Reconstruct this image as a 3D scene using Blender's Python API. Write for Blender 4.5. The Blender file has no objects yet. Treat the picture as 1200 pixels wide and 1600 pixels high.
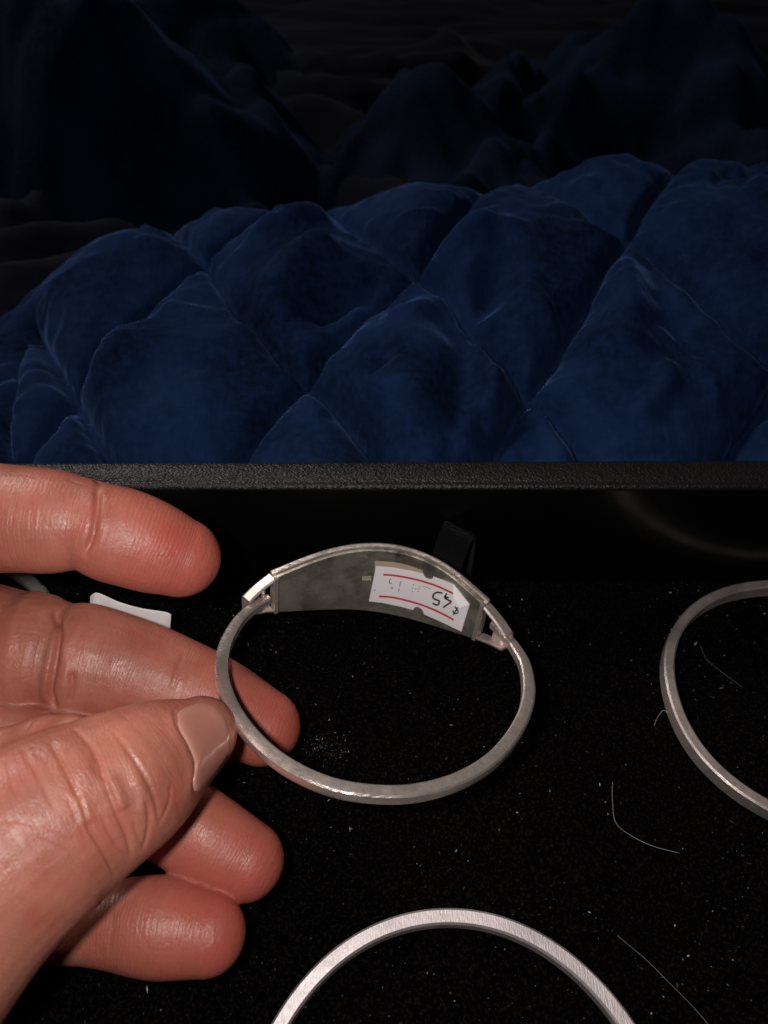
import bpy, bmesh, math, random
import numpy as np
from mathutils import Vector
from mathutils.bvhtree import BVHTree
random.seed(7)
rng = np.random.default_rng(7)
SC = bpy.context.scene
COL = SC.collection
MM = 0.001

# ------------------------------------------------------------------ camera
FPX, HCAM, PITCH = 1203.0, 146.0, math.radians(50)
cam_d = bpy.data.cameras.new('camera')
cam = bpy.data.objects.new('camera', cam_d)
COL.objects.link(cam)
cam.location = (0, 0, HCAM * MM)
cam.rotation_euler = (math.pi / 2 - PITCH, 0, 0)
cam_d.sensor_fit = 'VERTICAL'
cam_d.sensor_height = 24
cam_d.lens = 24 * FPX / 1600
cam_d.clip_start = 0.005
cam_d.clip_end = 50
cam_d.dof.use_dof = True
cam_d.dof.focus_distance = 0.136
cam_d.dof.aperture_fstop = 17
SC.camera = cam

# ------------------------------------------------------------------ world and lamp
W = bpy.data.worlds.new('World')
SC.world = W
W.use_nodes = True
W.node_tree.nodes['Background'].inputs[0].default_value = (1.0, 0.93, 0.9, 1)
W.node_tree.nodes['Background'].inputs[1].default_value = 0.007
LAMP = np.array([-0.019, 0.0042, 0.1495])      # the phone's own flash, just left of its lens
ld = bpy.data.lights.new('phone_flash', 'AREA')
ld.shape = 'DISK'
ld.size = 0.011
ld.energy = 0.17
ld.color = (1.0, 0.94, 0.92)
lo = bpy.data.objects.new('phone_flash', ld)
COL.objects.link(lo)
lo.location = LAMP
lo.rotation_euler = (Vector((0.0, 0.115, 0.02)) - Vector(LAMP)).to_track_quat('-Z', 'Y').to_euler()
rd = bpy.data.lights.new('ceiling_lamp', 'AREA')          # dim room light above and behind the bed
rd.shape = 'DISK'
rd.size = 0.45
rd.energy = 9.0
rd.color = (1.0, 0.90, 0.84)
ro = bpy.data.objects.new('ceiling_lamp', rd)
COL.objects.link(ro)
ro.location = (-0.75, 0.85, 0.95)
ro.rotation_euler = (Vector((0.0, 0.15, 0.0)) - ro.location).to_track_quat('-Z', 'Y').to_euler()
SC.view_settings.view_transform = 'Standard'
SC.view_settings.look = 'None'
SC.view_settings.exposure = 0
SC.view_settings.gamma = 1

# ------------------------------------------------------------------ ray helpers (mm): real 3-D points for what the photo shows
CC = np.array([0, 0, HCAM])
RR = np.array([1.0, 0, 0])
FF = np.array([0, math.cos(PITCH), -math.sin(PITCH)])
UU = np.array([0, math.sin(PITCH), math.cos(PITCH)])
def ray(px, py): return (px - 600) / FPX * RR - (py - 800) / FPX * UU + FF
def at_depth(px, py, d): return CC + d * ray(px, py)
def at_z(px, py, z):
    r = ray(px, py)
    return CC + r * ((z - CC[2]) / r[2])
def at_plane(px, py, p0, n):
    r = ray(px, py)
    return CC + r * (np.dot(p0 - CC, n) / np.dot(r, n))
def unit(v): return v / np.linalg.norm(v)

def spline(pts, n, closed=False):
    """Catmull-Rom through pts, resampled evenly to n points (any dimension)"""
    P = np.asarray(pts, float)
    m = len(P)
    if closed:
        Q = np.vstack([P[-1], P, P[0], P[1]]); segs = m
    else:
        Q = np.vstack([2 * P[0] - P[1], P, 2 * P[-1] - P[-2]]); segs = m - 1
    out = []
    for i in range(segs):
        p0, p1, p2, p3 = Q[i:i + 4]
        for t in np.linspace(0, 1, 24, endpoint=False):
            out.append(0.5 * (2 * p1 + (p2 - p0) * t + (2 * p0 - 5 * p1 + 4 * p2 - p3) * t * t + (3 * p1 - p0 - 3 * p2 + p3) * t ** 3))
    out.append(P[0] if closed else P[-1])
    out = np.array(out)
    k = min(3, out.shape[1])
    s = np.r_[0, np.cumsum(np.linalg.norm(np.diff(out[:, :k], axis=0), axis=1))]
    tt = np.linspace(0, s[-1], n + 1)[:-1] if closed else np.linspace(0, s[-1], n)
    return np.stack([np.interp(tt, s, out[:, j]) for j in range(out.shape[1])], 1)

# ------------------------------------------------------------------ object helpers
def link_mesh(name, verts, faces, mat=None, parent=None, smooth=True, unit_mm=True):
    v = np.asarray(verts, float)
    if unit_mm: v = v * MM
    if parent is not None: v = v - np.array(parent.location)
    me = bpy.data.meshes.new(name)
    me.from_pydata(v.tolist(), [], [tuple(int(q) for q in f) for f in faces])
    me.update()
    if smooth: me.polygons.foreach_set('use_smooth', [True] * len(me.polygons))
    o = bpy.data.objects.new(name, me)
    COL.objects.link(o)
    if mat: me.materials.append(mat)
    if parent is not None: o.parent = parent
    return o
def sharp(o, deg=35):
    bm = bmesh.new(); bm.from_mesh(o.data)
    bmesh.ops.recalc_face_normals(bm, faces=bm.faces)
    for e in bm.edges:
        if len(e.link_faces) == 2 and e.calc_face_angle(0) > math.radians(deg): e.smooth = False
    bm.to_mesh(o.data); bm.free()
    return o
def subpart(name, verts_mm, faces, mat, part, thing_o, smooth=True):
    """a sub-part: parented to a part whose own origin is the thing's origin"""
    o = link_mesh(name, verts_mm, faces, mat, thing_o, smooth)
    o.parent = part
    return o
def tag(o, label=None, cat=None, group=None, kind=None):
    if label: o['label'] = label
    if cat: o['category'] = cat
    if group: o['group'] = group
    if kind: o['kind'] = kind
    return o
def empty(name, loc_mm, label, cat, group=None):
    o = bpy.data.objects.new(name, None)
    COL.objects.link(o)
    o.location = tuple(float(c) * MM for c in loc_mm)
    o.empty_display_size = 0.01
    return tag(o, label, cat, group)

class G:
    """collects simple solids"""
    def __init__(s): s.v = []; s.f = []
    def add(s, v, f):
        b = len(s.v); s.v += [tuple(x) for x in v]; s.f += [tuple(i + b for i in q) for q in f]
    def box(s, x0, x1, y0, y1, z0, z1):
        s.add([(x0, y0, z0), (x1, y0, z0), (x1, y1, z0), (x0, y1, z0), (x0, y0, z1), (x1, y0, z1), (x1, y1, z1), (x0, y1, z1)],
              [(0, 3, 2, 1), (4, 5, 6, 7), (0, 1, 5, 4), (1, 2, 6, 5), (2, 3, 7, 6), (3, 0, 4, 7)])
    def tube(s, pts, rad, k=6):
        P = np.asarray(pts, float); n = len(P)
        rad = np.broadcast_to(rad, (n,))
        T = np.gradient(P, axis=0)
        ref = np.array([0.13, 0.2, 0.97]); vs = []
        for i in range(n):
            t = unit(T[i]); a = unit(np.cross(t, ref)); b = np.cross(t, a)
            for j in range(k):
                w = 2 * math.pi * j / k
                vs.append(P[i] + rad[i] * (math.cos(w) * a + math.sin(w) * b))
        fs = [(i * k + j, i * k + (j + 1) % k, (i + 1) * k + (j + 1) % k, (i + 1) * k + j) for i in range(n - 1) for j in range(k)]
        fs += [tuple(range(k))[::-1], tuple((n - 1) * k + j for j in range(k))]
        s.add(vs, fs)
def sweep(rings, closed):
    """rings: (n, k, 3) array of section points"""
    n, k, _ = rings.shape
    f = []
    for i in range(n if closed else n - 1):
        a, b = i * k, ((i + 1) % n) * k
        for j in range(k): f.append((a + j, a + (j + 1) % k, b + (j + 1) % k, b + j))
    if not closed: f += [tuple(range(k))[::-1], tuple((n - 1) * k + j for j in range(k))]
    return rings.reshape(-1, 3), f
def grid_faces(nr, nc):
    return [(i * nc + j, i * nc + j + 1, (i + 1) * nc + j + 1, (i + 1) * nc + j) for i in range(nr - 1) for j in range(nc - 1)]

# smooth value noise on numpy arrays
_tab = rng.random((64, 64))
def vnoise(x, y):
    xi = np.floor(x).astype(int); yi = np.floor(y).astype(int)
    fx = x - xi; fy = y - yi
    fx = fx * fx * (3 - 2 * fx); fy = fy * fy * (3 - 2 * fy)
    g = lambda a, b: _tab[a % 64, b % 64]
    return ((g(xi, yi) * (1 - fx) + g(xi + 1, yi) * fx) * (1 - fy) + (g(xi, yi + 1) * (1 - fx) + g(xi + 1, yi + 1) * fx) * fy) * 2 - 1
def fbm(x, y, o=3):
    r = 0
    for i in range(o): r = r + vnoise(x * 2 ** i + 17 * i, y * 2 ** i + 5 * i) / 2 ** i
    return r
def seg_dist(X, Y, poly):
    """distance of grid points to a polyline"""
    d = np.full(X.shape, 1e9)
    P = np.asarray(poly)[:, :2]
    for a, b in zip(P[:-1], P[1:]):
        ab = b - a; L = max(ab @ ab, 1e-9)
        t = np.clip(((X - a[0]) * ab[0] + (Y - a[1]) * ab[1]) / L, 0, 1)
        d = np.minimum(d, np.hypot(X - a[0] - t * ab[0], Y - a[1] - t * ab[1]))
    return d

# ------------------------------------------------------------------ materials
class NT:
    def __init__(s, name):
        s.m = bpy.data.materials.new(name); s.m.use_nodes = True
        s.t = s.m.node_tree; s.b = s.t.nodes['Principled BSDF']
    def n(s, typ, **kw):
        nd = s.t.nodes.new(typ)
        for k, v in kw.items():
            if k.startswith('_'): setattr(nd, k[1:], v)
            else: nd.inputs[k.replace('__', ' ')].default_value = v
        return nd
    def l(s, a, b): s.t.links.new(a, b)
    def set(s, **kw):
        for k, v in kw.items(): s.b.inputs[k.replace('__', ' ')].default_value = v
    def noise(s, scale, detail=4, rough=.55, vec=None, stretch=None):
        nd = s.n('ShaderNodeTexNoise', Scale=scale, Detail=detail, Roughness=rough)
        if vec is None: vec = s.n('ShaderNodeTexCoord').outputs['Object']
        if stretch:
            mp = s.n('ShaderNodeMapping'); mp.inputs['Scale'].default_value = stretch
            s.l(vec, mp.inputs['Vector']); vec = mp.outputs[0]
        s.l(vec, nd.inputs['Vector'])
        return nd.outputs['Fac']
    def ramp(s, fac, stops):
        r = s.n('ShaderNodeValToRGB'); e = r.color_ramp.elements
        while len(e) < len(stops): e.new(0.5)
        for q, (p, c) in zip(e, stops):
            q.position = p; q.color = (c, c, c, 1) if not hasattr(c, '__len__') else (*c, 1)
        s.l(fac, r.inputs[0]); return r.outputs[0]
    def mix(s, fac, a, b, blend='MIX'):
        m = s.n('ShaderNodeMix', _data_type='RGBA', _blend_type=blend)
        for v, i in ((fac, 0), (a, 6), (b, 7)):
            if hasattr(v, 'is_linked'): s.l(v, m.inputs[i])
            elif i == 0: m.inputs[0].default_value = v
            else: m.inputs[i].default_value = (*v, 1)
        return m.outputs[2]
    def math(s, op, a, b=0.0):
        m = s.n('ShaderNodeMath', _operation=op)
        for v, i in ((a, 0), (b, 1)):
            if hasattr(v, 'is_linked'): s.l(v, m.inputs[i])
            else: m.inputs[i].default_value = v
        return m.outputs[0]
    def bump(s, h, dist_mm, strength=1.0, normal=None):
        b = s.n('ShaderNodeBump', Strength=strength, Distance=dist_mm * MM)
        s.l(h, b.inputs['Height'])
        if normal is not None: s.l(normal, b.inputs['Normal'])
        return b.outputs[0]

def mat_quilt(name, base, tint, sheen):
    m = NT(name)
    a = m.noise(36, 2, .45, stretch=(1, .8, .8)); b = m.noise(420, 3, .6)
    ribs = m.noise(900, 2, .5, stretch=(1.0, .12, .12))
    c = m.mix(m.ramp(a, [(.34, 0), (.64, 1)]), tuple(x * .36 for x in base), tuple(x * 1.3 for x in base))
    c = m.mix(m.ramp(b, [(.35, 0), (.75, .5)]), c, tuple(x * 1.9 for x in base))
    m.l(c, m.b.inputs['Base Color'])
    m.set(Roughness=.95, Sheen__Weight=sheen, Sheen__Roughness=.31)
    m.b.inputs['Specular IOR Level'].default_value = .03
    m.l(m.mix(m.ramp(a, [(.38, 0), (.62, 1)]), tuple(x * .4 for x in tint), tint), m.b.inputs['Sheen Tint'])
    n1 = m.bump(b, .5, .5)
    m.l(m.bump(ribs, .35, .55, n1), m.b.inputs['Normal'])
    return m.m
M_QUILT = mat_quilt('quilt_velvet', (.0048, .0135, .043), (.20, .40, .95), .17)
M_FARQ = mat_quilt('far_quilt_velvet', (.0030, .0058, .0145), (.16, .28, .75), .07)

m = NT('bed_sheet_cloth')
a = m.noise(30, 4)
m.l(m.mix(a, (.0012, .0017, .0044), (.0032, .0044, .0105)), m.b.inputs['Base Color'])
m.set(Roughness=.9, Sheen__Weight=.02)
m.b.inputs['Specular IOR Level'].default_value = .06
m.l(m.bump(m.noise(700, 2), .3, .4), m.b.inputs['Normal'])
M_SHEET = m.m

m = NT('black_velvet')
a = m.noise(1900, 2, .6); b = m.noise(60, 3)
m.l(m.mix(m.ramp(a, [(.5, 0), (.74, 1)]), (.0014, .0012, .0012), (.0095, .008, .0075)), m.b.inputs['Base Color'])
m.set(Roughness=1, Sheen__Weight=.02, Sheen__Roughness=.3)
m.b.inputs['Specular IOR Level'].default_value = .0
m.l(m.bump(a, .6, 1), m.b.inputs['Normal'])
M_VELVET = m.m

m = NT('glossy_black_wall')
m.set(Base__Color=(.002, .002, .002, 1), Roughness=.21)
m.b.inputs['Specular IOR Level'].default_value = 1.0
m.l(m.bump(m.noise(260, 2), .05, .25), m.b.inputs['Normal'])
M_WALL = m.m

m = NT('black_leatherette')
tc = m.n('ShaderNodeTexCoord').outputs['Object']
vo = m.n('ShaderNodeTexVoronoi', Scale=2300, Randomness=1); vo.feature = 'F1'
mp = m.n('ShaderNodeMapping'); mp.inputs['Scale'].default_value = (.8, 1, 1)
m.l(tc, mp.inputs[0])
wob = m.n('ShaderNodeTexNoise', Scale=500, Detail=2); m.l(mp.outputs[0], wob.inputs['Vector'])
ad = m.n('ShaderNodeMix', _data_type='VECTOR'); ad.inputs[0].default_value = .0012
m.l(mp.outputs[0], ad.inputs[4]); m.l(wob.outputs['Color'], ad.inputs[5])
m.l(ad.outputs[1], vo.inputs['Vector'])
h = m.ramp(vo.outputs['Distance'], [(.1, 1), (.75, 0)])
m.set(Roughness=.46)
m.b.inputs['Specular IOR Level'].default_value = .5
m.l(m.mix(m.noise(90, 3), (.0036, .0030, .0034), (.0085, .0070, .0076)), m.b.inputs['Base Color'])
m.l(m.bump(h, .12, .85), m.b.inputs['Normal'])
m.b.inputs['Specular IOR Level'].default_value = .36
M_LEATHER = m.m

m = NT('black_ribbon')
w1 = m.n('ShaderNodeTexWave', Scale=1300, Distortion=1.5); w1.bands_direction = 'Z'
m.l(m.n('ShaderNodeTexCoord').outputs['Object'], w1.inputs['Vector'])
m.set(Base__Color=(.0015, .0015, .0015, 1), Roughness=.6)
m.b.inputs['Specular IOR Level'].default_value = .2
m.l(m.bump(w1.outputs['Fac'], .25, .9, m.bump(m.noise(1400, 2), .2, .6)), m.b.inputs['Normal'])
M_RIBBON = m.m

def mat_silver(name, base, rough, tarnish, scr=(1, 1, 8), tcol=(.10, .085, .06)):
    m = NT(name)
    a = m.noise(160, 5, .65); sc = m.noise(900, 3, .6, stretch=scr); big = m.noise(55, 3)
    t = m.math('ADD', m.math('MULTIPLY', m.ramp(a, [(.42, 0), (.56, 1)]), .5), m.math('MULTIPLY', m.ramp(big, [(.42, 0), (.56, 1)]), .5))
    t = m.math('MULTIPLY', t, tarnish)
    m.l(m.mix(t, base, tcol), m.b.inputs['Base Color'])
    m.set(Metallic=.84)
    r = m.math('ADD', m.math('MULTIPLY', sc, .22), rough - .11)
    r = m.math('ADD', r, m.math('MULTIPLY', m.math('SUBTRACT', m.noise(230, 3, .6), .5), .32))
    m.l(m.math('ADD', r, m.math('MULTIPLY', t, .2)), m.b.inputs['Roughness'])
    m.l(m.bump(sc, .06, .9, m.bump(m.noise(330, 4, .6), .12, .5)), m.b.inputs['Normal'])
    return m.m
M_SILVER = mat_silver('worn_silver', (1.0, .87, .79), .28, .24)
M_SILVER2 = mat_silver('brushed_silver', (.70, .63, .63), .5, .15, (5, 1, 1))
M_SILVER3 = mat_silver('dull_silver', (.88, .76, .71), .42, .3)
M_TARN = mat_silver('tarnished_silver', (.62, .58, .48), .42, .95, (1, 6, 1), (.06, .053, .04))
M_DOT = mat_silver('stud_silver', (.85, .75, .62), .4, .1)

m = NT('paper')
m.l(m.mix(m.noise(240, 4), (.78, .74, .75), (.86, .82, .83)), m.b.inputs['Base Color'])
m.set(Roughness=.55)
m.l(m.bump(m.noise(800, 3), .05, .4), m.b.inputs['Normal'])
M_PAPER = m.m
def plain(name, c, r=.6):
    m = NT(name)
    m.l(m.mix(m.noise(500, 3), tuple(x * .85 for x in c), tuple(x * 1.12 for x in c)), m.b.inputs['Base Color'])
    m.set(Roughness=r); return m.m
M_TAN = plain('old_sticker_paper', (.42, .33, .25))
M_RED = plain('red_print', (.55, .035, .055))
M_INK = plain('black_ink', (.012, .011, .013))
M_FADED = plain('faded_print', (.12, .11, .12))
M_STAMP = plain('bright_stamp', (.50, .47, .36))
M_TAG = plain('white_tag_plastic', (.72, .70, .70), .4)
M_HAIR = plain('pale_hair', (.24, .22, .21), .4)
m = NT('lint_fibre')
at = m.n('ShaderNodeAttribute', _attribute_name='tone')
m.l(m.mix(at.outputs['Fac'], (.02, .018, .018), (.50, .46, .43)), m.b.inputs['Base Color'])
m.set(Roughness=.7)
M_LINT = m.m

m = NT('skin')
flush = m.n('ShaderNodeAttribute', _attribute_name='flush').outputs['Fac']
along = m.n('ShaderNodeAttribute', _attribute_name='along').outputs['Fac']
ridge = m.n('ShaderNodeAttribute', _attribute_name='ridge').outputs['Fac']
crease = m.n('ShaderNodeAttribute', _attribute_name='crease').outputs['Fac']
big = m.noise(95, 4, .6); fine = m.noise(900, 4, .65)
c = m.mix(m.ramp(big, [(.3, 0), (.7, 1)]), (.29, .096, .062), (.455, .180, .120))
c = m.mix(m.math('MULTIPLY', flush, m.ramp(big, [(.2, .45), (.8, 1)])), c, (.42, .077, .054))
c = m.mix(m.math('MULTIPLY', m.ramp(m.noise(210, 3, .6), [(.50, 0), (.68, 1)]), .35), c, (.40, .075, .06))
c = m.mix(m.math('MULTIPLY', m.ramp(fine, [(.45, 0), (.75, 1)]), .28), c, (.36, .13, .085))
c = m.mix(m.math('MULTIPLY', crease, .5), c, (.32, .085, .055))
m.l(c, m.b.inputs['Base Color'])
m.set(Roughness=.48, Subsurface__Weight=.07, Subsurface__Scale=.0011)
m.b.inputs['Subsurface Radius'].default_value = (1, .35, .2)
m.b.inputs['Specular IOR Level'].default_value = .5
m.l(m.ramp(m.noise(300, 3), [(.3, .34), (.7, .54)]), m.b.inputs['Roughness'])
wv = m.n('ShaderNodeTexNoise', Scale=240, Detail=2)
m.l(m.n('ShaderNodeTexCoord').outputs['Object'], wv.inputs['Vector'])
ph = m.math('ADD', m.math('MULTIPLY', along, 2 * math.pi / .52), m.math('MULTIPLY', wv.outputs['Fac'], 9))
wave = m.math('MULTIPLY', m.math('SINE', ph), ridge)
vor = m.n('ShaderNodeTexVoronoi', Scale=1500); vor.feature = 'DISTANCE_TO_EDGE'
m.l(m.n('ShaderNodeTexCoord').outputs['Object'], vor.inputs['Vector'])
cells = m.ramp(vor.outputs['Distance'], [(0, 0), (.16, 1)])
cx = m.n('ShaderNodeCombineXYZ'); sp = m.n('ShaderNodeSeparateXYZ')
m.l(m.n('ShaderNodeTexCoord').outputs['Object'], sp.inputs[0])
m.l(m.math('MULTIPLY', along, .9), cx.inputs[0]); m.l(m.math('MULTIPLY', sp.outputs[0], 170), cx.inputs[1]); m.l(m.math('MULTIPLY', sp.outputs[1], 170), cx.inputs[2])
fold = m.noise(1.0, 4, .6, cx.outputs[0])
fold = m.ramp(m.math('ABSOLUTE', m.math('SUBTRACT', fold, .5)), [(0, 0), (.07, 1)])
n1 = m.bump(wave, .014, .7, m.bump(fold, .05, .5))
n2 = m.bump(cells, .022, .5, n1)
m.l(m.bump(m.noise(1900, 3, .6), .05, .7, m.bump(m.noise(560, 4, .62), .13, .6, n2)), m.b.inputs['Normal'])
M_SKIN = m.m
m = NT('nail')
m.l(m.mix(m.n('ShaderNodeAttribute', _attribute_name='pale').outputs['Fac'], m.mix(m.noise(120, 3), (.40, .150, .110), (.49, .215, .165)), (.54, .29, .225)), m.b.inputs['Base Color'])
m.set(Roughness=.27, Subsurface__Weight=.15, Subsurface__Scale=.001)
m.l(m.bump(m.noise(500, 2), .04, .5), m.b.inputs['Normal'])
M_NAIL = m.m

# ------------------------------------------------------------------ bed sheet (setting), far folds
WALLY = 102.0
RIMZ = 33.3
def ridge_sum(X, Y, ridges, base):
    Z = base.copy()
    for pts, z, w, h in ridges:
        P = np.array([at_z(px, py, z) for px, py in pts])
        P = spline(P, 24)
        d = seg_dist(X, Y, P)
        Z = np.maximum(Z, base + h * np.exp(-(d / w) ** 2)) * .6 + .4 * (Z + h * np.exp(-(d / w) ** 2))
    return Z
def heightfield(name, x0, x1, y0, y1, step, zfun, mat, blur=0):
    xs = np.arange(x0, x1 + step, step); ys = np.arange(y0, y1 + step, step)
    X, Y = np.meshgrid(xs, ys)
    Z = zfun(X, Y)
    for _ in range(blur):
        Z[1:-1] = (Z[:-2] + Z[2:] + 2 * Z[1:-1]) / 4; Z[:, 1:-1] = (Z[:, :-2] + Z[:, 2:] + 2 * Z[:, 1:-1]) / 4
    V = np.stack([X, Y, Z], -1).reshape(-1, 3)
    return link_mesh(name, V, grid_faces(len(ys), len(xs)), mat)
def crumple(X, Y, s, seed, ang):
    c, q = math.cos(ang), math.sin(ang)
    u, v = (X * c + Y * q) / s + seed, (-X * q + Y * c) / (s * 2.6) + seed
    u = u + .8 * vnoise(u * .7 + 3, v * .9); v = v + .5 * vnoise(u * .8, v * 1.1 + 7)
    return .55 + .45 * np.sin(2.6 * u + 2.2 * vnoise(u * .45, v * .6) + .8 * v) + .22 * np.sin(6.1 * u + 3 * vnoise(v, u * .5))
def sheet_z(X, Y):
    base = -12 + 5 * fbm(X / 90, Y / 60, 3) - 20 * np.clip((Y - 230) / 80, 0, 1)
    rid = [([(70, 225), (200, 205), (300, 175), (420, 168), (560, 185), (640, 215)], 5, 14, 20),
           ([(0, 290), (90, 262), (190, 236), (280, 215)], 0, 12, 22),
           ([(0, 360), (80, 345), (170, 330)], 0, 14, 16),
           ([(440, 18), (560, 22), (700, 14)], 0, 14, 16), ([(440, 40), (560, 44), (720, 36)], 0, 10, 13),
           ([(430, 62), (520, 72), (600, 64)], 0, 12, 12), ([(400, 110), (470, 105), (540, 118)], 0, 14, 16),
           ([(0, 410), (60, 398), (110, 392)], 0, 12, 12)]
    flat = np.clip((Y - 120) / 40, 0, 1)
    Z = ridge_sum(X, Y, rid, base)
    Z = Z + 7 * crumple(X, Y, 17, 21.7, 1.45) - 5
    return Z * flat + (-9.5) * (1 - flat)
tag(heightfield('bed_sheet', -420, 420, -260, 660, 4, sheet_z, M_SHEET), kind='structure')

def far_heap(name, x0, x1, y0, y1, fun, mat, label):
    o = heightfield(name, x0, x1, y0, y1, 2.0, fun, mat, 2)
    return tag(o, label, 'quilt')
def patch(X, Y, poly_px, z, soft):
    """smooth 0..1 mask of a floor polygon given through photo points at height z"""
    P = np.array([at_z(px, py, z)[:2] for px, py in poly_px])
    ins = np.zeros(X.shape, bool)
    n = len(P)
    for i in range(n):
        a, b = P[i], P[(i + 1) % n]
        c = ((a[1] > Y) != (b[1] > Y)) & (X < (b[0] - a[0]) * (Y - a[1]) / (b[1] - a[1] + 1e-12) + a[0])
        ins ^= c
    d = seg_dist(X, Y, np.vstack([P, P[0]]))
    s = np.where(ins, d, -d)
    t = np.clip(s / soft * .5 + .5, 0, 1)
    return t * t * (3 - 2 * t), P
def far_quilting(X, Y):
    wob = 7 * vnoise(X / 45 + 2, Y / 45)
    a = (X + .8 * Y + wob) % 56; b = (X - .8 * Y + wob) % 56
    return 6.0 * (1 - np.exp(-np.minimum(np.minimum(a, 56 - a), np.minimum(b, 56 - b)) / 7)) + 4 * crumple(X, Y, 13, 31.0, .4)
def heap_left(X, Y):
    m1, _ = patch(X, Y, [(70, 130), (110, 60), (180, 28), (260, 12), (310, 40), (345, 90), (375, 150), (300, 120), (200, 100)], 30, 60)
    m2, _ = patch(X, Y, [(-120, 110), (-60, 20), (40, -30), (110, 20), (105, 80), (40, 105)], 30, 60)
    m3, _ = patch(X, Y, [(150, 40), (300, 30), (420, 130), (430, -60), (100, -80)], 20, 60)
    return -75 + 92 * m1 + 98 * m2 + 74 * m3 * (1 - m1) + 19 * crumple(X, Y, 34, 3.3, 1.9) + far_quilting(X, Y)
def heap_mid(X, Y):
    m1, _ = patch(X, Y, [(580, 300), (612, 235), (680, 165), (740, 80), (790, 0), (835, -40), (835, 300)], 22, 52)
    m2, _ = patch(X, Y, [(500, 140), (560, 76), (620, 38), (670, 62), (705, 105), (640, 130)], 16, 40)
    seam = seg_dist(X, Y, [at_z(px, py, 22) for px, py in [(600, 260), (690, 150), (760, 60)]])
    seam2 = seg_dist(X, Y, [at_z(px, py, 22) for px, py in [(690, 150), (740, 200), (830, 250)]])
    q = 7 * (1 - np.exp(-np.minimum(seam, seam2) / 9))
    return -62 + 70 * m1 + 66 * m2 + q * m1 + 11 * crumple(X, Y, 22, 8.1, -.7) + far_quilting(X, Y)
def heap_right(X, Y):
    m1, _ = patch(X, Y, [(840, 130), (880, 80), (950, 58), (1040, 70), (1120, 115), (1260, 160), (1300, 60), (1100, -60), (880, -40)], 24, 60)
    m2, _ = patch(X, Y, [(830, 290), (860, 250), (930, 200), (1010, 190), (1100, 225), (1250, 250), (1250, 320)], 22, 44)
    seam = seg_dist(X, Y, [at_z(px, py, 24) for px, py in [(850, -40), (960, 20), (1080, 60), (1200, 130)]])
    return -65 + 74 * m1 + 72 * m2 - 9 * np.exp(-(seam / 10) ** 2) + 17 * crumple(X, Y, 30, 14.2, 1.2) + far_quilting(X, Y)
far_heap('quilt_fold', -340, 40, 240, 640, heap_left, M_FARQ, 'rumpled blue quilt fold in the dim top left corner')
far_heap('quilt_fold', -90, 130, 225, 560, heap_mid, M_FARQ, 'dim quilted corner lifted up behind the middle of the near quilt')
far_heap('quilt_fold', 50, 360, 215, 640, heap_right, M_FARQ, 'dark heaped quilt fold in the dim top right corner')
for o in bpy.data.objects:
    if o.name.startswith('quilt_fold'): o['group'] = 'far quilt folds on the bed'

# ------------------------------------------------------------------ near quilt: diamonds stitched over a rounded heap
CREST = [(-400, 760), (-160, 640), (-40, 560), (20, 520), (60, 478), (110, 425), (170, 392), (240, 378), (300, 358), (400, 340), (470, 342), (530, 348), (580, 326),
         (640, 312), (700, 304), (760, 308), (850, 306), (900, 284), (1000, 276), (1100, 270), (1200, 268), (1400, 270), (1800, 290)]
CRESTY = 220.0
CREST = [(a, b + 18) for a, b in CREST]
def crest_z():
    xs, zs = [], []
    for px, py in CREST:
        r = ray(px, py); k = CRESTY / r[1]
        xs.append(k * r[0]); zs.append(HCAM + k * r[2])
    return np.array(xs), np.array(zs)
_cx, _cz = crest_z()
_fx = np.linspace(-420, 420, 841)
_fz = np.interp(_fx, _cx, _cz)
for _ in range(110): _fz[1:-1] = (_fz[:-2] + _fz[2:] + 2 * _fz[1:-1]) / 4
def base_z(X, Y):
    zc = np.interp(X, _fx, _fz)
    t = np.clip((Y - 104) / (CRESTY - 104), 0, 3)
    front = 14 + (zc - 14) * (1 - (1 - np.clip(t, 0, 1)) ** 1.55)
    over = np.clip(Y - CRESTY, 0, None)
    back = zc - .0125 * over ** 2 - .1 * over
    return np.where(Y < CRESTY, front, np.maximum(back, -40))
def on_base(px, py):
    r = ray(px, py)
    ks = np.linspace(95, 400, 1800) / max(r[1], 1e-6)
    pts = CC + ks[:, None] * r
    d = pts[:, 2] - base_z(pts[:, 0], pts[:, 1])
    if not (d < 0).any(): return None
    p = pts[np.argmax(d < 0)]
    return p if p[1] < CRESTY + 8 else None
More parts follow.
